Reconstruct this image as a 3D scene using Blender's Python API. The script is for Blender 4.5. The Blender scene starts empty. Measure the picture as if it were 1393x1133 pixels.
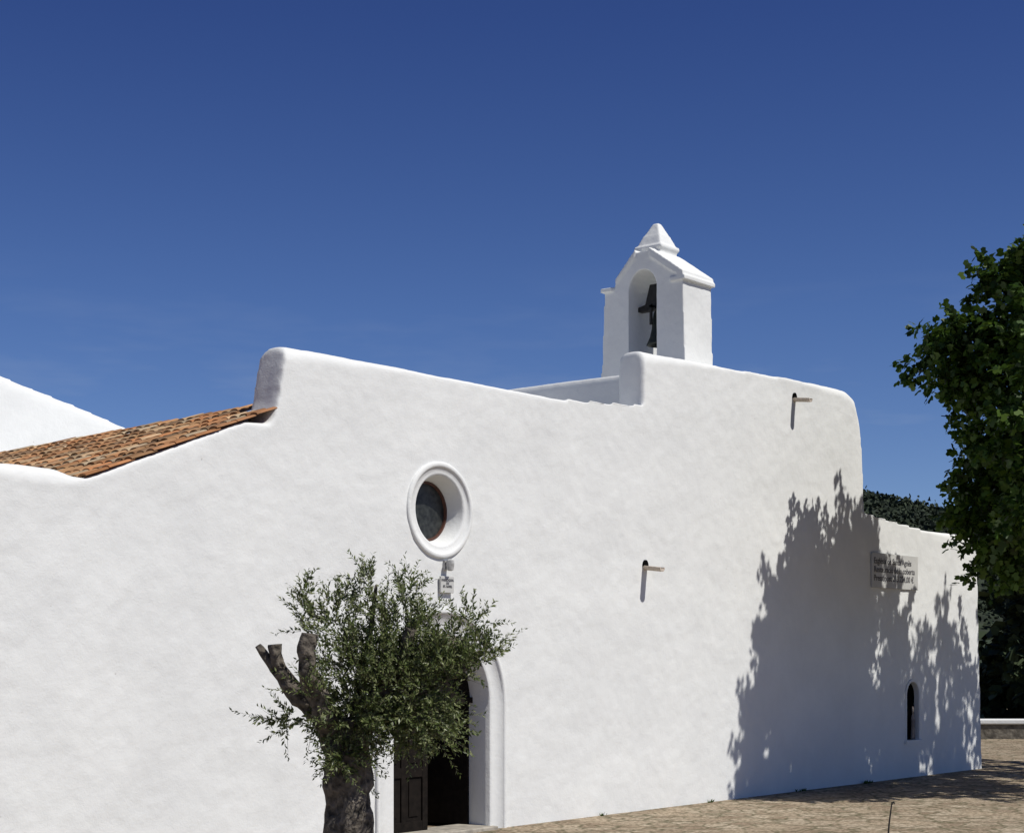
import bpy, bmesh, math, random
import numpy as np
from mathutils import Vector, noise, Matrix
random.seed(7); rng=np.random.default_rng(11)
scene=bpy.context.scene
R=math.radians
# Axes: +x runs along the church facade, +y goes into the building, z up. Metres.

# ---------------------------------------------------------------- helpers
def link(o,parent=None):
    scene.collection.objects.link(o)
    if parent: o.parent=parent
    return o
def empty(name,loc=(0,0,0),rotz=0):
    e=bpy.data.objects.new(name,None); e.location=loc; e.rotation_euler=(0,0,rotz); e.empty_display_size=.3
    return link(e)
def obj_from_bm(name,bm,mat,parent=None,smooth=False):
    bmesh.ops.recalc_face_normals(bm,faces=bm.faces)
    me=bpy.data.meshes.new(name); bm.to_mesh(me); bm.free()
    if mat: me.materials.append(mat)
    if smooth: me.shade_smooth()
    return link(bpy.data.objects.new(name,me),parent)
def prism(bm,pts,axis,a,b):
    """extrude a 2D outline. axis 'y': pts=(x,z) ; axis 'x': pts=(y,z); axis 'z': pts=(x,y)"""
    def P(p,t):
        return {'y':(p[0],t,p[1]),'x':(t,p[0],p[1]),'z':(p[0],p[1],t)}[axis]
    v0=[bm.verts.new(P(p,a)) for p in pts]; v1=[bm.verts.new(P(p,b)) for p in pts]
    n=len(pts)
    bm.faces.new(v0); bm.faces.new(v1[::-1])
    for i in range(n):
        bm.faces.new((v0[i],v1[i],v1[(i+1)%n],v0[(i+1)%n]))
    return v0,v1
def box(bm,x0,x1,y0,y1,z0,z1):
    return prism(bm,[(x0,z0),(x1,z0),(x1,z1),(x0,z1)],'y',y0,y1)
def apply_mods(o):
    dg=bpy.context.evaluated_depsgraph_get(); dg.update()
    me=bpy.data.meshes.new_from_object(o.evaluated_get(dg))
    o.modifiers.clear(); o.data=me; return o
ctex=bpy.data.textures.new("lumps",'CLOUDS'); ctex.noise_scale=.9; ctex.noise_depth=3
ctex2=bpy.data.textures.new("lumps_small",'CLOUDS'); ctex2.noise_scale=.16; ctex2.noise_depth=1
def plasterize(o,voxel,d1=.03,d2=.012,smooth_it=2):
    m=o.modifiers.new("r",'REMESH'); m.mode='VOXEL'; m.voxel_size=voxel
    m=o.modifiers.new("s",'SMOOTH'); m.iterations=smooth_it; m.factor=.5
    for t,d in ((ctex,d1),(ctex2,d2)):
        m=o.modifiers.new("d",'DISPLACE'); m.texture=t; m.strength=d; m.texture_coords='GLOBAL'; m.mid_level=.5
    apply_mods(o); o.data.shade_smooth(); return o
def sweep(bm,path_frames,profile,closed):
    rings=[]
    for (cx,cz),(dx,dz) in path_frames:
        rings.append([bm.verts.new((cx+dx*r,y,cz+dz*r)) for r,y in profile])
    n=len(rings)
    for i in range(n if closed else n-1):
        a=rings[i]; b=rings[(i+1)%n]
        for j in range(len(profile)-1):
            bm.faces.new((a[j],b[j],b[j+1],a[j+1]))
def arch_frames(cx,spring,z0,seg=40):
    f=[((cx,z0),(-1,0))]
    for i in range(6): f.append(((cx,z0+(spring-z0)*(i+1)/6*.999),(-1,0)))
    for i in range(seg+1):
        a=math.pi-math.pi*i/seg; f.append(((cx,spring),(math.cos(a),math.sin(a))))
    for i in range(6): f.append(((cx,spring-(spring-z0)*(i+.001)/6),(1,0)))
    f.append(((cx,z0),(1,0)))
    return f
def circle_frames(cx,cz,seg=72):
    return [((cx,cz),(math.cos(2*math.pi*i/seg),math.sin(2*math.pi*i/seg))) for i in range(seg)]
def tube(bm,pts,rad,seg=14,gn=.12,groove=0.,cap=True,seed=0):
    pts=[Vector(p) for p in pts]
    P=[];Q=[]
    n=len(pts)
    for i in range(n-1):
        p0=pts[max(i-1,0)];p1=pts[i];p2=pts[i+1];p3=pts[min(i+2,n-1)]
        for k in range(7):
            t=k/7
            P.append(.5*((2*p1)+(p2-p0)*t+(2*p0-5*p1+4*p2-p3)*t*t+(3*p1-p0-3*p2+p3)*t**3)); Q.append(rad[i]*(1-t)+rad[i+1]*t)
    P.append(pts[-1]);Q.append(rad[-1])
    rings=[];up=Vector((.3,.9,.1))
    for i,p in enumerate(P):
        d=(P[min(i+1,len(P)-1)]-P[max(i-1,0)]).normalized()
        a=d.cross(up).normalized(); b=d.cross(a).normalized()
        ring=[]
        for k in range(seg):
            th=2*math.pi*k/seg
            v=a*math.cos(th)+b*math.sin(th)
            nn=noise.noise((p+v*Q[i])*6+Vector((seed,0,0)))*gn*2+noise.noise((p+v*Q[i])*17+Vector((seed,5,0)))*gn*.9
            gr=groove*math.sin(th*5+i*.25+seed)+groove*.6*math.sin(th*9-i*.2)
            ring.append(bm.verts.new(p+v*Q[i]*(1+nn+gr)))
        rings.append(ring)
    for i in range(len(rings)-1):
        for k in range(seg):
            bm.faces.new((rings[i][k],rings[i][(k+1)%seg],rings[i+1][(k+1)%seg],rings[i+1][k]))
    if cap:
        bm.faces.new(rings[-1]); bm.faces.new(rings[0][::-1])
def unit(v): return v/np.maximum(np.linalg.norm(v,axis=1,keepdims=True),1e-9)
def leaf_object(name,P,axis,nrm,L,W,template,mat,parent):
    axis=unit(axis); side=unit(np.cross(axis,nrm)); nr=np.cross(side,axis)
    T=np.array(template,float); k=len(T); N=len(P)
    V=P[:,None,:]+axis[:,None,:]*(L[:,None]*T[None,:,1])[:,:,None]+side[:,None,:]*(W[:,None]*T[None,:,0])[:,:,None]+nr[:,None,:]*(L[:,None]*T[None,:,2])[:,:,None]
    me=bpy.data.meshes.new(name)
    me.vertices.add(N*k); me.vertices.foreach_set("co",V.reshape(-1).astype(np.float32))
    me.loops.add(N*k); me.loops.foreach_set("vertex_index",np.arange(N*k,dtype=np.int32))
    me.polygons.add(N); me.polygons.foreach_set("loop_start",(np.arange(N)*k).astype(np.int32))
    me.update(calc_edges=True); me.validate()
    me.materials.append(mat)
    return link(bpy.data.objects.new(name,me),parent)

# ---------------------------------------------------------------- materials
def mat(name):
    m=bpy.data.materials.new(name); m.use_nodes=True
    nt=m.node_tree; b=nt.nodes["Principled BSDF"]; return m,nt,b
def N(nt,t,**kw):
    n=nt.nodes.new(t)
    for k,v in kw.items():
        if k in n.inputs: n.inputs[k].default_value=v
        else: setattr(n,k,v)
    return n
def simple(name,col,rough=.8,metal=0.,nscale=20,var=.3,bump=.2,bdist=.01,spec=.5):
    m,nt,b=mat(name)
    tc=N(nt,'ShaderNodeTexCoord'); no=N(nt,'ShaderNodeTexNoise'); no.inputs['Scale'].default_value=nscale; no.inputs['Detail'].default_value=4
    nt.links.new(tc.outputs['Object'],no.inputs['Vector'])
    cr=N(nt,'ShaderNodeValToRGB'); cr.color_ramp.elements[0].position=.3; cr.color_ramp.elements[1].position=.7
    cr.color_ramp.elements[0].color=[c*(1-var) for c in col]+[1]; cr.color_ramp.elements[1].color=[min(1,c*(1+var)) for c in col]+[1]
    nt.links.new(no.outputs[0],cr.inputs[0]); nt.links.new(cr.outputs[0],b.inputs['Base Color'])
    b.inputs['Roughness'].default_value=rough; b.inputs['Metallic'].default_value=metal; b.inputs['Specular IOR Level'].default_value=spec
    if bump>0:
        bp=N(nt,'ShaderNodeBump'); bp.inputs['Strength'].default_value=bump; bp.inputs['Distance'].default_value=bdist
        nt.links.new(no.outputs[0],bp.inputs['Height']); nt.links.new(bp.outputs[0],b.inputs['Normal'])
    return m
def plaster():
    m,nt,b=mat("whitewash_plaster")
    tc=N(nt,'ShaderNodeTexCoord')
    def noi(scale,detail,rough=.55):
        n=N(nt,'ShaderNodeTexNoise'); n.inputs['Scale'].default_value=scale; n.inputs['Detail'].default_value=detail; n.inputs['Roughness'].default_value=rough
        nt.links.new(tc.outputs['Object'],n.inputs['Vector']); return n
    st=noi(.8,5,.70)
    cr=N(nt,'ShaderNodeValToRGB'); e=cr.color_ramp.elements
    e[0].position=.32; e[0].color=(.70,.71,.70,1); e[1].position=.66; e[1].color=(.77,.78,.765,1)
    nt.links.new(st.outputs[0],cr.inputs[0])
    n2=noi(7,5,.70)
    c2=N(nt,'ShaderNodeValToRGB'); c2.color_ramp.elements[0].position=.25; c2.color_ramp.elements[0].color=(.64,.62,.59,1); c2.color_ramp.elements[1].position=.31; c2.color_ramp.elements[1].color=(1,1,1,1)
    nt.links.new(n2.outputs[0],c2.inputs[0])
    mx=N(nt,'ShaderNodeMix',data_type='RGBA',blend_type='MULTIPLY'); mx.inputs[0].default_value=1
    nt.links.new(cr.outputs[0],mx.inputs[6]); nt.links.new(c2.outputs[0],mx.inputs[7])
    nt.links.new(mx.outputs[2],b.inputs['Base Color'])
    b.inputs['Roughness'].default_value=1; b.inputs['Specular IOR Level'].default_value=0
    n3=noi(50,1)
    ma=N(nt,'ShaderNodeMath',operation='MULTIPLY_ADD'); ma.inputs[1].default_value=.12
    nt.links.new(n3.outputs[0],ma.inputs[0]); nt.links.new(n2.outputs[0],ma.inputs[2])
    b2=N(nt,'ShaderNodeBump'); b2.inputs['Strength'].default_value=.42; b2.inputs['Distance'].default_value=.02
    nt.links.new(ma.outputs[0],b2.inputs['Height']); nt.links.new(b2.outputs[0],b.inputs['Normal'])
    return m
def leafmat(name,c0,c1,c2,trans=.3,rough=.5):
    m,nt,b=mat(name)
    g=N(nt,'ShaderNodeNewGeometry'); cr=N(nt,'ShaderNodeValToRGB'); e=cr.color_ramp.elements
    e[0].color=(*c0,1); e[1].color=(*c2,1); x=e.new(.5); x.color=(*c1,1)
    nt.links.new(g.outputs['Random Per Island'],cr.inputs[0]); nt.links.new(cr.outputs[0],b.inputs['Base Color'])
    b.inputs['Roughness'].default_value=rough; b.inputs['Specular IOR Level'].default_value=.35
    if trans>0:
        tr=N(nt,'ShaderNodeBsdfTranslucent'); nt.links.new(cr.outputs[0],tr.inputs[0])
        mx=N(nt,'ShaderNodeMixShader'); mx.inputs[0].default_value=trans
        out=nt.nodes['Material Output']
        nt.links.new(b.outputs[0],mx.inputs[1]); nt.links.new(tr.outputs[0],mx.inputs[2]); nt.links.new(mx.outputs[0],out.inputs[0])
    return m
M_pl=plaster()
M_wood=simple("dark_door_wood",(.010,.0075,.006),.9,nscale=12,var=.4,spec=.15)
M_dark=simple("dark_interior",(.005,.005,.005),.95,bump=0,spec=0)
M_redwood=simple("window_frame_wood",(.08,.03,.018),.6)
M_glass=simple("dark_window_glass",(.022,.024,.022),.4,nscale=14,var=.8,bump=.05)
M_stone=simple("threshold_stone",(.34,.31,.26),.85,nscale=9)
M_bronze=simple("bell_bronze",(.035,.04,.032),.5,.5,nscale=15,var=.4)
M_iron=simple("iron",(.025,.024,.022),.6,.3)
M_spout=simple("clay_spout",(.50,.43,.36),.85,nscale=25)
M_bark=simple("olive_bark",(.105,.09,.072),.95,nscale=16,var=.85,bump=1,bdist=.04)
M_bark2=simple("plane_tree_bark",(.16,.14,.10),.9,nscale=6,var=.4,bump=.5,bdist=.02)
M_sign=simple("sign_board",(.52,.52,.50),.7,nscale=4,var=.05,bump=.0)
M_ink=simple("sign_lettering",(.10,.10,.11),.8,bump=0)
M_olive=leafmat("olive_leaves",(.045,.068,.018),(.115,.15,.042),(.25,.27,.13),.28,.42)
M_plane=leafmat("plane_leaves",(.018,.040,.006),(.045,.095,.012),(.10,.165,.022),.3,.5)
M_far=leafmat("distant_leaves",(.010,.021,.008),(.019,.036,.011),(.036,.055,.018),0,.8)
M_hilltrees=leafmat("pine_canopy",(.012,.020,.012),(.020,.032,.017),(.036,.050,.025),0,.9)  # bluish lift in these greens paints in the hill's haze

# ---------------------------------------------------------------- church
church=empty("whitewashed_church")
DC=-1.2525; SPR=1.73
def bevel_edges(bm,edges,off,seg=5):
    bmesh.ops.bevel(bm,geom=edges,offset=off,segments=seg,profile=.5,affect='EDGES')
def front_wall():
    bm=bmesh.new()
    out=[(-13,-.4),(15.60,-.4),(15.31,4.74),(15.14,4.88),(12.8,4.87),(10.43,4.90),(10.27,6.88),(10.14,7.15),(9.80,7.28),(7.8,7.22),(6,7.15),(3.33,7.10),(3.32,6.09),
         (1,6.09),(-1.5,6.11),(-4.02,6.13),(-4.08,5.86),(-4.17,5.4),(-4.27,5.16),(-4.66,5.14),(-5.32,4.89),(-6.29,4.52),(-6.92,4.27),(-7.16,4.37),(-10,4.38),(-13,4.37)]
    v0,v1=prism(bm,out,'y',0,.5)
    n=len(out); es=[]
    for vs in (v0,v1):
        for i in range(n):
            a,b=vs[i],vs[(i+1)%n]
            if i in(0,1,5,11,25) or 15<=i<=21: continue
            e=bm.edges.get((a,b))
            if e: es.append(e)
    bevel_edges(bm,es,.17,3)
    o=obj_from_bm("front_wall",bm,M_pl,church)
    cb=bmesh.new()
    pts=[(DC-1.08,-1),(DC+1.08,-1)]+[(DC+1.08*math.cos(a),SPR+1.08*math.sin(a)) for a in np.linspace(0,math.pi,24)]
    prism(cb,pts,'y',-.6,1.2)
    prism(cb,[(-1.312+.56*math.cos(a),4.314+.56*math.sin(a)) for a in np.linspace(0,2*math.pi,48,endpoint=False)],'y',-.6,1.2)
    nz=[(12.38-.30,.72),(12.38+.30,.72)]+[(12.38+.30*math.cos(a),1.60+.30*math.sin(a)) for a in np.linspace(0,math.pi,18)]
    prism(cb,nz,'y',-.6,1.2)
    c=obj_from_bm("cut",cb,None)
    m=o.modifiers.new("b",'BOOLEAN'); m.operation='DIFFERENCE'; m.solver='EXACT'; m.object=c
    apply_mods(o); bpy.data.objects.remove(c)
    plasterize(o,.04,.03,.010,7)
    if not o.data.materials: o.data.materials.append(M_pl)
    return o
front_wall()

bm=bmesh.new()
box(bm,3.62,3.98,.35,9.5,4.8,6.84)
box(bm,9.7,10.1,.4,9.5,0,6.95)
box(bm,3.62,10.1,9.2,9.6,0,6.8)
box(bm,3.8,9.9,.4,9.4,6.3,6.6)
box(bm,14.8,15.2,.4,9.5,0,4.7)
box(bm,10,15.1,9.1,9.5,0,4.7)
box(bm,10,15,.4,9.3,4.2,4.4)
box(bm,-3.7,-3.3,.4,9.5,0,5.25)
box(bm,-3.6,3.8,9.1,9.5,0,5.2)
box(bm,-3.5,3.9,.4,9.3,4.9,5.1)
o=obj_from_bm("rear_walls_and_flat_roofs",bm,M_pl,church); plasterize(o,.06,.03,.008,5)
bm=bmesh.new()
prism(bm,[(-13,0),(2.8,0),(2.8,5.7),(.4,6.38),(-.45,6.6),(-2.2,7.0),(-5,7.62),(-13,5.9)],'y',10.2,17)
o=obj_from_bm("rear_chapel",bm,M_pl,church); plasterize(o,.09,.04,.01,2); o.location.y=-1.2
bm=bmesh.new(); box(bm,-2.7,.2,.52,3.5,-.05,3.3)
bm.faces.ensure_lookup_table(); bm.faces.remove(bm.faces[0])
obj_from_bm("dark_vestibule",bm,M_dark,church)  # near-black box: darkness of the unlit interior is put into its colour

# door surround
bm=bmesh.new()
sweep(bm,arch_frames(DC,SPR,-.05),[(1.275,.06),(1.275,-.03),(1.262,-.045),(1.225,-.045),(1.21,-.03),(1.205,-.012),(1.0,-.014),(.955,-.014),(.94,-.002),(.93,.30),(.93,.5)],False)
obj_from_bm("door_surround",bm,M_pl,church,True)
bm=bmesh.new(); box(bm,DC-1.0,DC+1.0,-.12,.5,-.1,.05)
bevel_edges(bm,list(bm.edges),.015,2); obj_from_bm("threshold",bm,M_stone,church)
def leaf_door(w,h):
    bm=bmesh.new()
    box(bm,0,w,0,.05,0,h)
    fr=.10
    box(bm,0.003,fr,-.025,.0,0.003,h-.003); box(bm,w-fr,w-.003,-.025,.0,.003,h-.003); box(bm,w/2-.04,w/2+.04,-.023,0,.1,h-.1)
    for z in (0.004,h*.42,h-.14): box(bm,fr,w-fr,-.022,.0,z,z+.13)
    for cx in (w*.28,w*.72):
        for z0,z1 in ((.2,h*.42-.06),(h*.42+.19,h-.2)): box(bm,cx-.09,cx+.09,-.014,0,z0,z1)
    return bm
o=obj_from_bm("door_leaf_left",leaf_door(.93,1.72),M_wood,church); o.location=(DC-.93,.3,.05)
o=obj_from_bm("door_leaf_right",leaf_door(.93,1.72),M_wood,church); o.location=(DC+.93,.36,.05); o.rotation_euler=(0,0,R(180-78))
bm=bmesh.new()
prism(bm,[(DC+.93*math.cos(a),SPR+.06+.90*math.sin(a)) for a in np.linspace(0,math.pi,24)],'y',.34,.38)
box(bm,DC-.93,DC+.93,.29,.4,SPR+.0,SPR+.08)
obj_from_bm("door_fanlight_panel",bm,M_wood,church)
# oculus
OX,OZ=-1.312,4.314
bm=bmesh.new()
sweep(bm,circle_frames(OX,OZ),[(.645,.05),(.642,-.02),(.63,-.034),(.585,-.036),(.572,-.024),(.567,-.008),(.50,-.010),(.475,-.004),(.46,.02),(.395,.27),(.395,.5)],True)
obj_from_bm("oculus_surround",bm,M_pl,church,True)
bm=bmesh.new(); sweep(bm,circle_frames(OX,OZ),[(.40,.30),(.398,.235),(.375,.235),(.37,.27)],True)
obj_from_bm("oculus_frame",bm,M_redwood,church)
bm=bmesh.new(); prism(bm,[(OX+.41*math.cos(a),OZ+.41*math.sin(a)) for a in np.linspace(0,2*math.pi,48,endpoint=False)],'y',.27,.29)
obj_from_bm("oculus_glass",bm,M_glass,church)
# niche window
NX=12.38
bm=bmesh.new()
sweep(bm,arch_frames(NX,1.60,.72,20),[(.32,.03),(.32,-.012),(.27,-.012),(.26,.0),(.25,.3)],False)
box(bm,NX-.36,NX+.36,-.05,.25,.66,.73)
obj_from_bm("niche_surround",bm,M_pl,church)
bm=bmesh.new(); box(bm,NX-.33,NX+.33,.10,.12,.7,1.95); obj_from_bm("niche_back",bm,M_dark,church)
bm=bmesh.new()
prof=[(.0,.74),(.06,.74),(.07,.78),(.05,.95),(.06,1.1),(.04,1.2),(.02,1.23),(.035,1.28),(.035,1.33),(.02,1.38),(0,1.385)]
rings=[[bm.verts.new((NX+.10+r*math.cos(a),.05+r*.6*math.sin(a),z)) for a in np.linspace(0,2*math.pi,12,endpoint=False)] for r,z in prof[1:-1]]
for a,b in zip(rings,rings[1:]):
    for k in range(12): bm.faces.new((a[k],a[(k+1)%12],b[(k+1)%12],b[k]))
bm.faces.new(rings[0]); bm.faces.new(rings[-1])
obj_from_bm("niche_figure",bm,simple("painted_figure",(.2,.17,.15),.7,nscale=9,var=.6),church,True)

def spout(name,x,z,L=.33):
    bm=bmesh.new(); seg=10
    r0=(.065,.045); A=[];B=[]
    for y,dz in ((.05,0.015),(-L,-.03)):
        A.append([bm.verts.new((x+r0[0]*math.cos(a),y,z+dz+r0[0]*math.sin(a))) for a in np.linspace(math.pi,2*math.pi,seg)])
        B.append([bm.verts.new((x+r0[1]*math.cos(a),y,z+dz+.004+r0[1]*math.sin(a))) for a in np.linspace(math.pi,2*math.pi,seg)])
    for k in range(seg-1):
        bm.faces.new((A[0][k],A[0][k+1],A[1][k+1],A[1][k])); bm.faces.new((B[0][k],B[0][k+1],B[1][k+1],B[1][k]))
        bm.faces.new((A[1][k],A[1][k+1],B[1][k+1],B[1][k]))
    for k in (0,seg-1): bm.faces.new((A[0][k],A[1][k],B[1][k],B[0][k]))
    obj_from_bm(name,bm,M_spout,church)
    bm=bmesh.new(); prism(bm,[(x+.07*math.cos(a),z+.0+.10*math.sin(a)) for a in np.linspace(0,math.pi,12)],'y',-.022,.02)
    obj_from_bm(name+"_mouth_shade_disc",bm,M_dark,church)  # dark half-disc on the wall face, painting the shade of the spout hole
spout("water_spout_upper",7.85,6.88); spout("water_spout_lower",3.363,3.76)

# belfry
bm=bmesh.new()
Y0,Y1,YC=.5,2.16,1.33
hw=.29; sp=8.50
U=[(Y0-.05,6.6),(YC-hw,6.6),(YC-hw,sp)]+[(YC-hw*math.cos(a),sp+hw*1.25*math.sin(a)) for a in np.linspace(0.2,math.pi-.2,10)]+[(YC+hw,sp),(YC+hw,6.6),(Y1+.05,6.6),(Y1-.03,8.60),(YC+.60,8.64),(YC+.46,8.80),(YC+.16,9.16),(YC-.16,9.16),(YC-.62,8.72),(Y0+.02,8.62)]
prism(bm,U,'x',5.16,6.0)
box(bm,5.16,6.0,.46,2.20,6.5,7.2)
box(bm,5.12,6.05,Y0-.04,Y0+.25,8.58,8.65); box(bm,5.12,6.05,Y1-.22,Y1+.03,8.58,8.65)
prism(bm,[(Y0-.02,8.58),(YC-.16,9.05),(YC-.14,9.22),(Y0+.0,8.73)],'x',5.12,6.05)
prism(bm,[(Y1-.26,8.68),(YC+.16,9.08),(YC+.14,9.22),(Y1-.27,8.77)],'x',5.13,6.05)
def frust(bm,x,y,z0,w0,z1,w1):
    a=[bm.verts.new((x+sx*w0,y+sy*w0,z0)) for sx,sy in((-1,-1),(1,-1),(1,1),(-1,1))]; b=[bm.verts.new((x+sx*w1,y+sy*w1,z1)) for sx,sy in((-1,-1),(1,-1),(1,1),(-1,1))]
    bm.faces.new(a[::-1]); bm.faces.new(b)
    for k in range(4): bm.faces.new((a[k],a[(k+1)%4],b[(k+1)%4],b[k]))
frust(bm,5.58,YC,9.05,.25,9.24,.24); frust(bm,5.58,YC,9.2,.25,9.25,.285); frust(bm,5.58,YC,9.25,.285,9.30,.275); frust(bm,5.58,YC,9.29,.25,9.48,.17); frust(bm,5.58,YC,9.47,.17,9.70,.055)
o=obj_from_bm("belfry",bm,M_pl,church); plasterize(o,.02,.02,.008,2)
bm=bmesh.new()
prof=[(.02,8.22),(.07,8.22),(.12,8.17),(.135,8.05),(.15,7.90),(.18,7.76),(.225,7.66),(.24,7.62),(.22,7.615),(.18,7.70)]
rings=[[bm.verts.new((5.50+r*math.cos(a),1.20+r*math.sin(a),z)) for a in np.linspace(0,2*math.pi,28,endpoint=False)] for r,z in prof]
for a,b in zip(rings,rings[1:]):
    for k in range(28): bm.faces.new((a[k],a[(k+1)%28],b[(k+1)%28],b[k]))
obj_from_bm("bell",bm,M_bronze,church,True)
bm=bmesh.new()
prism(bm,[(1.03,8.22),(1.64,8.22),(1.64,8.30),(1.46,8.32),(1.38,8.66),(1.06,8.66),(1.08,8.32),(1.03,8.30)],'x',5.43,5.57)
bevel_edges(bm,list(bm.edges),.012,2)
box(bm,5.30,5.34,1.25,1.29,7.95,8.3); box(bm,5.30,5.50,1.25,1.29,8.24,8.28)
box(bm,5.485,5.51,1.19,1.215,7.5,7.9)
obj_from_bm("bell_yoke",bm,M_iron,church)

# tile roof
def rbase(s,y): return 4.285+.385*(s+6.9)-max(0,y)*.028*(s+9)/5.4
def tile_roof():
    bm=bmesh.new(); per=.175; row=.30; sub=6
    S0,S1=-9.0,-3.6; nrow=int((S1-S0)/row)
    col=bm.loops.layers.color.new("tile")
    pal=[(.70,.50,.35),(.65,.48,.35),(.74,.58,.43),(.60,.46,.34),(.76,.65,.52),(.56,.46,.37),(.69,.54,.40),(.72,.65,.55)]
    for j in range(50):
        yc=j*per+per*.5-.02
        for r in range(nrow):
            s0=S0+r*row; s1=s0+row+.05
            if yc<.6 and (s1>-4.15 or s0<-7.1): continue
            jz=random.gauss(0,.005); tw=random.gauss(0,.007)
            c=random.choice(pal); k=random.uniform(.85,1.1); c=(c[0]*k,c[1]*k,c[2]*k,1)
            for kind in (0,1):
                rr=.074 if kind==0 else .056
                cy=yc+(0 if kind==0 else per*.5)
                A=[];B=[];A2=[]
                for i in range(sub+1):
                    a=math.pi*i/sub
                    dy=rr*math.cos(a); dz=rr*(.38 if kind==0 else .12)*math.sin(a)*(1 if kind==0 else -1)
                    zl=rbase(s0,cy)+dz+jz+.030; zh=rbase(s1,cy)+dz*.85+jz+.014
                    A.append(bm.verts.new((s0,cy+dy+tw,zl))); B.append(bm.verts.new((s1,cy+dy*.85-tw,zh)))
                    A2.append(bm.verts.new((s0+.002,cy+dy*.82+tw,zl-.012)))
                for i in range(sub):
                    for f in ((A[i],A[i+1],B[i+1],B[i]),(A[i],A[i+1],A2[i+1],A2[i])):
                        fc=bm.faces.new(f); fc.smooth=True
                        for l in fc.loops: l[col]=c
    me=bpy.data.meshes.new("tile_roof"); bm.to_mesh(me); bm.free()
    m,nt,b=mat("terracotta_tiles")
    at=N(nt,'ShaderNodeVertexColor',layer_name="tile"); tc=N(nt,'ShaderNodeTexCoord')
    no=N(nt,'ShaderNodeTexNoise'); no.inputs['Scale'].default_value=5; no.inputs['Detail'].default_value=6; no.inputs['Roughness'].default_value=.7; nt.links.new(tc.outputs['Object'],no.inputs[0])
    cr=N(nt,'ShaderNodeValToRGB'); cr.color_ramp.elements[0].position=.36; cr.color_ramp.elements[0].color=(.66,.68,.68,1); cr.color_ramp.elements[1].position=.58; cr.color_ramp.elements[1].color=(.9,.87,.85,1)
    nt.links.new(no.outputs[0],cr.inputs[0])
    mx=N(nt,'ShaderNodeMix',data_type='RGBA',blend_type='MULTIPLY'); mx.inputs[0].default_value=1
    nt.links.new(at.outputs[0],mx.inputs[6]); nt.links.new(cr.outputs[0],mx.inputs[7]); nt.links.new(mx.outputs[2],b.inputs['Base Color']); b.inputs['Roughness'].default_value=.95; b.inputs['Specular IOR Level'].default_value=.1
    me.materials.append(m)
    link(bpy.data.objects.new("tile_roof",me),church)
    bm=bmesh.new()
    q=[]
    for y in (.48,9.0):
        q.append([bm.verts.new(p) for p in ((-9,y,0),(-3.4,y,0),(-3.4,y,rbase(-3.5,y)-.03),(-9,y,rbase(-9,y)-.015))])
    a,b_=q; bm.faces.new(a); bm.faces.new(b_[::-1])
    for i in range(4): bm.faces.new((a[i],a[(i+1)%4],b_[(i+1)%4],b_[i]))
    obj_from_bm("side_aisle_walls",bm,M_pl,church)
tile_roof()

# ---------------------------------------------------------------- signs
def text(body,size,loc,parent,align='CENTER'):
    cu=bpy.data.curves.new("lettering",'FONT'); cu.body=body; cu.size=size; cu.extrude=.001; cu.align_x=align; cu.space_line=1.0; cu.offset=.002
    cu.materials.append(M_ink); o=bpy.data.objects.new("lettering",cu); o.rotation_euler=(R(90),0,0); o.location=loc; return link(o,parent)
sg=empty("wall_plaque",(-1.215,-.05,3.33))
bm=bmesh.new(); box(bm,-.13,.13,0,.03,-.11,.11); bevel_edges(bm,list(bm.edges),.004,1); obj_from_bm("plate",bm,M_sign,sg)
text("PARROQUIA\nDE\nST. RAFEL",.042,(0,-.003,.045),sg)
lp=empty("wall_lamp",(-1.215,-.03,3.60))
bm=bmesh.new(); box(bm,-.04,.04,-.01,.05,-.07,.05)
rings=[[bm.verts.new((r*math.cos(a),-.07+r*math.sin(a),z)) for a in np.linspace(0,2*math.pi,14,endpoint=False)] for r,z in ((.02,.07),(.05,.05),(.055,.0),(.045,-.08),(.02,-.09))]
for a,b in zip(rings,rings[1:]):
    for k in range(14): bm.faces.new((a[k],a[(k+1)%14],b[(k+1)%14],b[k]))
bm.faces.new(rings[0]); bm.faces.new(rings[-1]); obj_from_bm("lamp_body",bm,simple("lamp_housing",(.4,.4,.39),.5),lp)
sb=empty("information_sign",(11.58,-.04,3.99))
bm=bmesh.new(); box(bm,-.94,.94,0,.025,-.33,.33); bevel_edges(bm,list(bm.edges),.004,1); obj_from_bm("board",bm,M_sign,sb)
text("Església de Santa Agnès\nRestauració de la coberta\nPressupost 213.224,00 €",.162,(-.88,-.004,.13),sb,'LEFT')

# ---------------------------------------------------------------- olive tree
ol=empty("olive_tree",(-8.38,-5.54,0),R(-49.89))
bm=bmesh.new()
tube(bm,[(.03,0,-.1),(.02,0,.4),(0,0,1.0),(-.01,.02,1.5),(-.03,0,1.9)],[.27,.205,.18,.17,.13],30,.2,.08,seed=1)
tube(bm,[(-.05,0,1.5),(-.20,.0,1.85),(-.40,-.02,2.10),(-.54,-.02,2.22),(-.72,-.02,2.47)],[.11,.085,.07,.045,.022],14,.25,.05,seed=2)
tube(bm,[(-.46,-.02,2.13),(-.55,-.03,2.3),(-.57,-.04,2.48)],[.07,.055,.05],14,.25,.04,seed=3)
tube(bm,[(-.12,-.05,1.8),(-.24,-.2,2.1),(-.30,-.3,2.35),(-.28,-.32,2.56)],[.10,.08,.075,.07],16,.3,.05,seed=4)
tube(bm,[(0,0,1.6),(.15,.05,1.95),(.33,.0,2.2),(.44,-.12,2.45),(.50,-.16,2.60)],[.11,.09,.07,.05,.045],14,.2,.04,seed=5)
tube(bm,[(.2,.03,2.0),(.5,.05,2.1),(.75,.0,2.2),(1.0,0,2.35)],[.06,.04,.025,.012],10,.15,seed=6)
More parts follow.
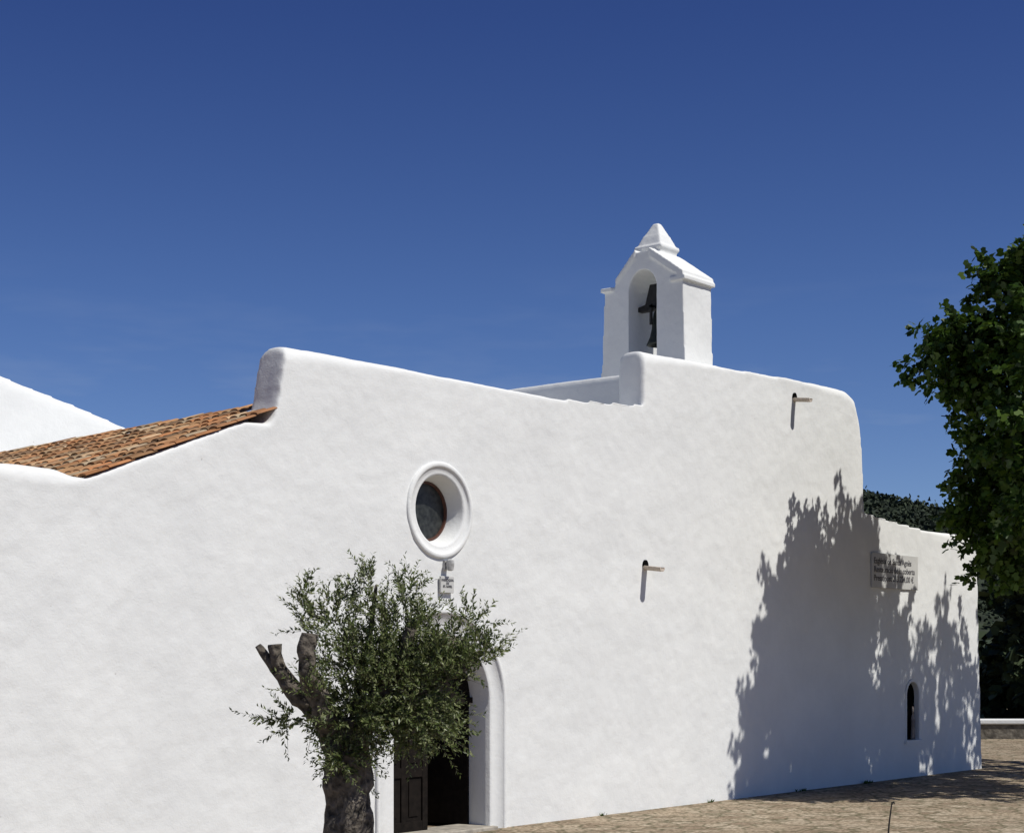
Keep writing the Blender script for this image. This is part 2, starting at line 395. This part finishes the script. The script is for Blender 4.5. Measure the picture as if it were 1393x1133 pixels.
tube(bm,[(.05,0,1.8),(.08,.15,2.2),(.15,.15,2.6),(.2,.1,2.95)],[.07,.04,.025,.012],10,.15,seed=7)
obj_from_bm("trunk_and_limbs",bm,M_bark,ol,True)
lobes=[((-.12,.1,2.66),(.38,.30,.32),82),((.38,0,2.60),(.33,.34,.34),115),((.74,0,2.36),(.30,.32,.28),140),((.36,-.05,2.20),(.45,.42,.30),275),((.52,-.05,1.94),(.34,.35,.26),210),
       ((.08,-.08,1.92),(.30,.38,.30),220),((-.42,.0,1.90),(.25,.25,.13),44),((.13,0,2.92),(.14,.2,.20),22),((.46,0,2.93),(.11,.2,.20),22),((-.38,.05,2.88),(.08,.15,.22),14),((1.02,0,2.42),(.20,.2,.15),44),((0.12,0,2.3),(.40,.36,.33),180),
       ((-.03,-.2,1.60),(.14,.10,.12),50),((.70,0,1.78),(.14,.2,.16),36),((.05,.25,1.62),(.3,.2,.12),20),((.95,0,2.68),(.14,.16,.1),12),((-.22,-.42,2.12),(.10,.06,.16),14)]
P=[];A=[];NN=[];Ls=[];tw=bmesh.new()
for c,r,n in lobes:
    for _ in range(n):
        d=rng.normal(size=3); d/=np.linalg.norm(d)
        p=np.array(c)+d*np.array(r)*rng.random()**.5*.85
        dirn=d*np.array([.7,.7,.5])+np.array([0,0,.8 if p[2]>2.1 else .1])+rng.normal(size=3)*.28
        dirn/=np.linalg.norm(dirn); Ln=rng.uniform(.14,.34)*(.75 if p[2]>2.7 else 1); k=int(Ln/.0125)
        bend=rng.normal(size=3)*.35+np.array([0,0,-.2])
        pts=[]
        for i in range(k):
            t=i/k; q=p+dirn*Ln*t+bend*Ln*t*t*.5; pts.append(q)
            tan=dirn+bend*t; tan/=np.linalg.norm(tan)
            sd=np.cross(tan,rng.normal(size=3)); sd/=np.linalg.norm(sd)
            P.append(q); A.append(tan*.7+sd*.8); nn=rng.normal(size=3)*.7+np.array([.35,-.8,1.0]); NN.append(nn); Ls.append(rng.uniform(.038,.066)*(1-.35*t))
        a,b=Vector(pts[0]),Vector(pts[-1])
        w=Vector((.003,.003,0))
        v=[tw.verts.new(x) for x in (a-w,a+w,b)]; tw.faces.new(v)
        v=[tw.verts.new(x) for x in (a-Vector((.003,-.003,.002)),a+Vector((.003,-.003,.002)),b)]; tw.faces.new(v)
P=np.array(P);A=np.array(A);NN=np.array(NN);Ls=np.array(Ls)
obj_from_bm("twigs",tw,M_bark,ol)
leaf_object("foliage",P,A,NN,Ls,Ls*.38,[(0,0,0),(.45,.4,.03),(0,1,-.05),(-.45,.4,.03)],M_olive,ol)

# ---------------------------------------------------------------- broadleaf plane trees
PLANE_T=[(0,0,0),(.52,.22,-.03),(.27,.45,.02),(.34,.82,-.05),(0,1,-.06),(-.34,.82,-.05),(-.27,.45,.02),(-.52,.22,-.03)]
QUAD_T=[(-.3,0,0),(.35,.1,.05),(.5,.65,-.03),(0,1,.05),(-.5,.6,-.03)]
def broadleaf(name,lobes,trunk,limbs,mat_l,leaf=(.11,.19),per=34,cl=.34,mat_b=M_bark2,shell=.45,tmpl=PLANE_T):
    e=empty(name,trunk)
    t=np.array(trunk)
    bm=bmesh.new()
    for pts,rad in limbs:
        tube(bm,[np.array(p)-t for p in pts],rad,12,.08,seed=len(pts))
    obj_from_bm("trunk_and_limbs",bm,mat_b,e,True)
    P=[];A=[];NN=[]
    for c,r,n in lobes:
        d=unit(rng.normal(size=(n,3))); rad=(shell+(1-shell)*rng.random((n,1))**.6)
        bump=1+.15*np.sin(d[:,:1]*7+c[0])+.13*np.sin(d[:,1:2]*9+d[:,2:]*8)
        cc=np.array(c)+d*np.array(r)*rad*bump
        for q,dd in zip(cc,d):
            k=int(rng.integers(int(per*.5),int(per*1.5)))
            ax=dd+rng.normal(size=3)*.55+np.array([0,0,.2]); ax/=np.linalg.norm(ax)
            tt=rng.random((k,1))
            pp=q+ax*(tt-.5)*cl*2.3+rng.normal(size=(k,3))*cl*.30*(1.15-tt*.75)
            P.append(pp); A.append(rng.normal(size=(k,3))*.7+ax*.8+np.array([0,0,-.35])); NN.append(rng.normal(size=(k,3))*.55+np.array([0,0,1])+ax*.5)
    P=np.concatenate(P)-t;A=np.concatenate(A);NN=np.concatenate(NN)
    L=rng.uniform(leaf[0],leaf[1],len(P))
    leaf_object("foliage",P,A,NN,L,L*1.0,tmpl,mat_l,e)
broadleaf("plane_tree",[((10.7,-4.9,6.9),(2.8,2.5,3.2),500),((8.75,-2.8,7.35),(.9,.8,.75),70),((9.4,-3.2,4.5),(1.15,1.0,.9),88),((8.0,-4.7,7.5),(.9,.9,.9),52),((7.7,-4.6,6.3),(.9,.9,.9),48),
    ((10.2,-3.4,5.6),(1.4,1.1,1.1),72),((7.9,-4.4,4.9),(.9,.8,.9),44),((9.6,-5.6,9.6),(1.2,1.1,.9),60),((13.2,-5.0,6.3),(1.0,.9,1.2),46),((13.0,-5.0,8.6),(.9,.9,.8),38),
    ((10.7,-3.7,9.5),(.8,.7,.8),52),((8.3,-4.7,8.9),(.55,.6,.6),24),((9.7,-3.9,8.4),(.6,.6,.6),30),((7.95,-3.95,8.4),(.55,.5,.5),26),((9.1,-3.2,5.7),(.8,.7,.6),34)],(11,-5,0),
    [([(11,-5,-.1),(11,-5,1.5),(10.9,-5,3.2),(10.8,-4.9,5.5),(10.6,-4.7,8),(10.5,-4.6,9.6)],[.34,.26,.22,.16,.1,.03]),
     ([(10.9,-5,3),(10.0,-4.4,4.5),(9.3,-3.4,6.2),(8.9,-2.9,7.4)],[.15,.11,.07,.02]),([(10.9,-5,3.4),(9.5,-4.8,5),(8.2,-4.7,6.5),(7.9,-4.6,7.8)],[.14,.1,.07,.02]),([(8.2,-4.7,6.5),(8.0,-4.2,7.5),(7.95,-3.95,8.4)],[.06,.04,.015]),
     ([(10.9,-5,3.6),(12.2,-5.2,5.2),(13,-5.3,7.4)],[.14,.1,.03]),([(10.9,-5,3.6),(11.4,-6.2,5.4),(11.5,-6.9,7.6)],[.13,.09,.03]),([(10.6,-4.9,3.8),(9.9,-3.9,4.3),(9.4,-3.2,4.6)],[.07,.05,.02])],M_plane,leaf=(.09,.17),per=42,cl=.33)
broadleaf("plane_tree",[((17.3,-5.6,6.6),(3.2,2.8,3.0),260),((14.7,-5.4,6.9),(1.1,1.0,1.2),52),((14.6,-5.2,9.0),(1.2,1.0,.9),52)],(17.2,-5.6,0),
    [([(17.2,-5.6,-.1),(17.2,-5.6,1.5),(17.1,-5.6,3.2),(17.2,-5.5,6),(17.3,-5.6,8.5)],[.32,.25,.2,.13,.03]),([(17.1,-5.6,3),(16,-5.5,4.8),(14.8,-5.4,6.9),(14.7,-5.3,8.8)],[.13,.09,.05,.02]),([(17.1,-5.6,3),(18.4,-5.8,4.8),(19.4,-6,6.9)],[.13,.09,.02])],M_plane,per=28)

def CW(X,Z):
    return ((X+.117)*.6442+(Z-22.98)*.7648, -(X+.117)*.7648+(Z-22.98)*.6442)
lob=[];lim=[]
for X,Z,h,r in ((17.2,52,6.6,2.0),(20,54,7.4,2.6),(23,56,8.2,3.4),(27,55,8.5,4),(32,58,9,4),(38,60,8,4)):
    x,y=CW(X,Z); lob.append(((x,y,h*.52),(r,r,h*.5),150)); lim.append(([(x,y,-.1),(x,y,h*.3),(x+.2,y,h*.6)],[.25,.2,.05]))
for X in range(17,38,2):
    x,y=CW(X,56); lob.append(((x,y,1.4),(1.6,1.5,1.5),75))
tx,ty=CW(22,56)
broadleaf("distant_trees",lob,(tx,ty,0),lim,M_far,leaf=(.28,.48),per=22,cl=.6,mat_b=M_bark,shell=.3,tmpl=QUAD_T)

x0,y0=CW(11.5,47); lw=empty("low_boundary_wall",(x0,y0,0),R(-49.89))
bm=bmesh.new(); box(bm,0,30,0,.45,-.1,.42); o=obj_from_bm("wall_body",bm,simple("low_wall_painted_shade",(.14,.125,.10),.95,nscale=5,var=.5,bump=1,bdist=.05),lw)  # dark base colour paints in the shade on the white wall's face
bm=bmesh.new(); box(bm,-.05,30.05,-.06,.51,.42,.56); bevel_edges(bm,list(bm.edges),.03,2); obj_from_bm("coping",bm,M_pl,lw)

sk=empty("iron_stake",(1.64,-5.01,0))
bm=bmesh.new(); tube(bm,[(0,0,-.1),(.02,-.0,.2),(.05,-.03,.53)],[.012,.011,.008],8,.02); obj_from_bm("rod",bm,M_iron,sk)
bm=bmesh.new(); tube(bm,[(.05,-.03,.50),(.07,-.045,.53),(.075,-.05,.50)],[.009,.008,.006],8,.02); obj_from_bm("hooked_tip",bm,M_iron,sk)

P=[];A=[];NN=[]
for cx,s,n in ((8.0,.05,26),(10.4,.06,36),(5.1,.03,14),(2.2,.03,12)):
    for _ in range(n):
        P.append((cx+random.gauss(0,s*1.6),-.05-abs(random.gauss(0,s*.5)),0)); A.append((random.gauss(0,.6),random.gauss(-.2,.4),1)); NN.append(rng.normal(size=3))
leaf_object("weeds",np.array(P,float),np.array(A,float),np.array(NN,float),rng.uniform(.03,.08,len(P)),np.full(len(P),.018),[(.5,0,0),(.5,.5,.1),(0,1,0),(-.5,.5,.1),(-.5,0,0)],M_plane,None)

# ---------------------------------------------------------------- ground
def ground():
    bm=bmesh.new()
    S=3000
    vs=[bm.verts.new(p) for p in ((-S,-S,0),(S,-S,0),(S,S,0),(-S,S,0))]; bm.faces.new(vs)
    m,nt,b=mat("stone_and_sand_ground")
    g=N(nt,'ShaderNodeNewGeometry')
    no=N(nt,'ShaderNodeTexNoise'); no.inputs['Scale'].default_value=2.2; no.inputs['Detail'].default_value=3; nt.links.new(g.outputs['Position'],no.inputs[0])
    va=N(nt,'ShaderNodeVectorMath',operation='SCALE'); va.inputs['Scale'].default_value=.35
    nt.links.new(no.outputs['Color'],va.inputs[0]); ad=N(nt,'ShaderNodeVectorMath',operation='ADD'); nt.links.new(g.outputs['Position'],ad.inputs[0]); nt.links.new(va.outputs[0],ad.inputs[1])
    vo=N(nt,'ShaderNodeTexVoronoi'); vo.inputs['Scale'].default_value=2.9; nt.links.new(ad.outputs[0],vo.inputs['Vector'])
    ve=N(nt,'ShaderNodeTexVoronoi',feature='DISTANCE_TO_EDGE'); ve.inputs['Scale'].default_value=2.9; nt.links.new(ad.outputs[0],ve.inputs['Vector'])
    sep=N(nt,'ShaderNodeSeparateColor'); nt.links.new(vo.outputs['Color'],sep.inputs[0])
    cr=N(nt,'ShaderNodeValToRGB'); e=cr.color_ramp.elements; e[0].color=(.28,.215,.155,1); e[1].color=(.46,.385,.295,1); x=e.new(.5); x.color=(.36,.29,.215,1)
    nt.links.new(sep.outputs[0],cr.inputs[0])
    jr=N(nt,'ShaderNodeValToRGB'); jr.color_ramp.elements[0].position=.0; jr.color_ramp.elements[0].color=(.9,.9,.9,1); jr.color_ramp.elements[1].position=.12; jr.color_ramp.elements[1].color=(0,0,0,1)
    nt.links.new(ve.outputs[0],jr.inputs[0])
    mx=N(nt,'ShaderNodeMix',data_type='RGBA'); nt.links.new(jr.outputs[0],mx.inputs[0]); nt.links.new(cr.outputs[0],mx.inputs[6]); mx.inputs[7].default_value=(.14,.13,.08,1)
    n2=N(nt,'ShaderNodeTexNoise'); n2.inputs['Scale'].default_value=.9; n2.inputs['Detail'].default_value=6; n2.inputs['Roughness'].default_value=.65; nt.links.new(g.outputs['Position'],n2.inputs[0])
    r2=N(nt,'ShaderNodeValToRGB'); r2.color_ramp.elements[0].position=.52; r2.color_ramp.elements[1].position=.66; nt.links.new(n2.outputs[0],r2.inputs[0])
    m2=N(nt,'ShaderNodeMix',data_type='RGBA'); nt.links.new(r2.outputs[0],m2.inputs[0]); nt.links.new(mx.outputs[2],m2.inputs[6]); m2.inputs[7].default_value=(.42,.34,.25,1)
    n3=N(nt,'ShaderNodeTexNoise'); n3.inputs['Scale'].default_value=15; n3.inputs['Detail'].default_value=4; nt.links.new(g.outputs['Position'],n3.inputs[0])
    r3=N(nt,'ShaderNodeValToRGB'); r3.color_ramp.elements[0].position=.34; r3.color_ramp.elements[0].color=(.5,.49,.44,1); r3.color_ramp.elements[1].position=.62; r3.color_ramp.elements[1].color=(1.1,1.1,1.1,1); nt.links.new(n3.outputs[0],r3.inputs[0])
    m3=N(nt,'ShaderNodeMix',data_type='RGBA',blend_type='MULTIPLY'); m3.inputs[0].default_value=1; nt.links.new(m2.outputs[2],m3.inputs[6]); nt.links.new(r3.outputs[0],m3.inputs[7])
    nt.links.new(m3.outputs[2],b.inputs['Base Color']); b.inputs['Roughness'].default_value=1; b.inputs['Specular IOR Level'].default_value=0.1
    bp=N(nt,'ShaderNodeBump'); bp.inputs['Strength'].default_value=.9; bp.inputs['Distance'].default_value=.04
    nt.links.new(n3.outputs[0],bp.inputs['Height']); nt.links.new(bp.outputs[0],b.inputs['Normal'])
    obj_from_bm("ground",bm,m)
ground()

# ---------------------------------------------------------------- wooded hill
def hill():
    e=empty("wooded_hill")
    nx,nz=200,60; X0,X1,Z0,Z1=-120,260,190,330
    def hh(X,Z):
        h=30.0*math.exp(-((X-38)/54)**2/2)+5*math.exp(-((X-190)/60)**2/2)+2.5
        h*=min(1,math.sin(min(1,(Z-Z0)/110)*math.pi/2))
        return h+noise.noise(Vector((X*.03,Z*.03,9)))*1.2*min(1,h/6)-1
    v=[];f=[]
    for j in range(nz):
        Z=Z0+(Z1-Z0)*j/(nz-1)
        for i in range(nx):
            X=X0+(X1-X0)*i/(nx-1)
            x,y=CW(X,Z); v.append((x,y,hh(X,Z)))
    for j in range(nz-1):
        for i in range(nx-1):
            a=j*nx+i; f.append((a,a+1,a+nx+1,a+nx))
    me=bpy.data.meshes.new("hillside"); me.from_pydata(v,[],f); me.shade_smooth()
    me.materials.append(simple("hillside_scrub",(.020,.030,.016),1,nscale=.35,var=.6,bump=1,bdist=1.2))  # slightly bluish base colour has distance haze painted in
    link(bpy.data.objects.new("hillside",me),e)
    P=[]
    for _ in range(4800):
        X=rng.uniform(20,140); Z=rng.uniform(205,304); z=hh(X,Z); x,y=CW(X,Z); r=rng.uniform(.6,1.5)
        for _ in range(10):
            d=rng.normal(size=3)*.5; P.append((x+d[0]*r,y+d[1]*r,z+r*.4+d[2]*r*.7))
    P=np.array(P); n=len(P)
    leaf_object("pine_canopy",P,rng.normal(size=(n,3)),rng.normal(size=(n,3))+np.array([0,0,1.]),rng.uniform(.4,.85,n),rng.uniform(.4,.8,n),QUAD_T,M_hilltrees,e)
hill()

# ---------------------------------------------------------------- light
to_sun=Vector((.2,-1,1.4)).normalized()
sd=bpy.data.lights.new("sun",'SUN'); sd.energy=4.3; sd.angle=R(.53); sd.color=(1,.965,.905)
so=bpy.data.objects.new("sun",sd); so.rotation_euler=to_sun.to_track_quat('Z','Y').to_euler(); so.location=(0,-20,30); link(so)
w=bpy.data.worlds.new("World"); scene.world=w; w.use_nodes=True; nt=w.node_tree
bg=nt.nodes['Background']; sky=N(nt,'ShaderNodeTexSky',sky_type='NISHITA'); sky.sun_disc=False
sky.sun_elevation=math.asin(to_sun.z); sky.sun_rotation=math.atan2(to_sun.x,to_sun.y); sky.altitude=1500; sky.air_density=.8; sky.dust_density=.1; sky.ozone_density=4
tc=N(nt,'ShaderNodeTexCoord'); sx=N(nt,'ShaderNodeSeparateXYZ'); nt.links.new(tc.outputs['Generated'],sx.inputs[0])
gr=N(nt,'ShaderNodeValToRGB'); e=gr.color_ramp.elements
e[0].position=0.0; e[0].color=(.80,.84,.98,1); e[1].position=1.0; e[1].color=(.22,.27,.36,1)
for p,c in ((.10,(.74,.79,.96)),(.20,(.62,.72,.97)),(.36,(.42,.52,.87))):
    x=e.new(p); x.color=(*c,1)
nt.links.new(sx.outputs[2],gr.inputs[0])
tint=N(nt,'ShaderNodeMix',data_type='RGBA',blend_type='MULTIPLY'); tint.inputs[0].default_value=1
nt.links.new(sky.outputs[0],tint.inputs[6]); nt.links.new(gr.outputs[0],tint.inputs[7])
mp=N(nt,'ShaderNodeMapping'); mp.inputs['Scale'].default_value=(2.2,2.2,11); mp.inputs['Rotation'].default_value=(.1,.15,.3); nt.links.new(tc.outputs['Generated'],mp.inputs[0])
cn=N(nt,'ShaderNodeTexNoise'); cn.inputs['Scale'].default_value=2.6; cn.inputs['Detail'].default_value=4; cn.inputs['Roughness'].default_value=.6; nt.links.new(mp.outputs[0],cn.inputs[0])
cr=N(nt,'ShaderNodeValToRGB'); cr.color_ramp.elements[0].position=.50; cr.color_ramp.elements[0].color=(0,0,0,1); cr.color_ramp.elements[1].position=.80; cr.color_ramp.elements[1].color=(.38,.38,.38,1); nt.links.new(cn.outputs[0],cr.inputs[0])
hz=N(nt,'ShaderNodeMapRange'); hz.inputs['From Min'].default_value=.23; hz.inputs['From Max'].default_value=.12; nt.links.new(sx.outputs[2],hz.inputs['Value'])
ml=N(nt,'ShaderNodeMath',operation='MULTIPLY'); nt.links.new(cr.outputs[0],ml.inputs[0]); nt.links.new(hz.outputs[0],ml.inputs[1])
mc=N(nt,'ShaderNodeMix',data_type='RGBA'); nt.links.new(ml.outputs[0],mc.inputs[0]); nt.links.new(tint.outputs[2],mc.inputs[6]); mc.inputs[7].default_value=(4.2,4.9,6.4,1)
nt.links.new(mc.outputs[2],bg.inputs[0]); bg.inputs[1].default_value=.085
w.cycles.sampling_method='MANUAL'; w.cycles.sample_map_resolution=256

# ---------------------------------------------------------------- camera
cd=bpy.data.cameras.new("camera"); cd.sensor_width=36; cd.lens=58.15; cd.shift_y=.2322; cd.clip_end=6000; cd.clip_start=.1
co=bpy.data.objects.new("camera",cd); co.location=(-17.50,-14.89,2.4); co.rotation_euler=(R(90),0,R(-49.89)); link(co)
scene.camera=co
scene.view_settings.view_transform='Standard'; scene.view_settings.look='None'; scene.view_settings.exposure=0
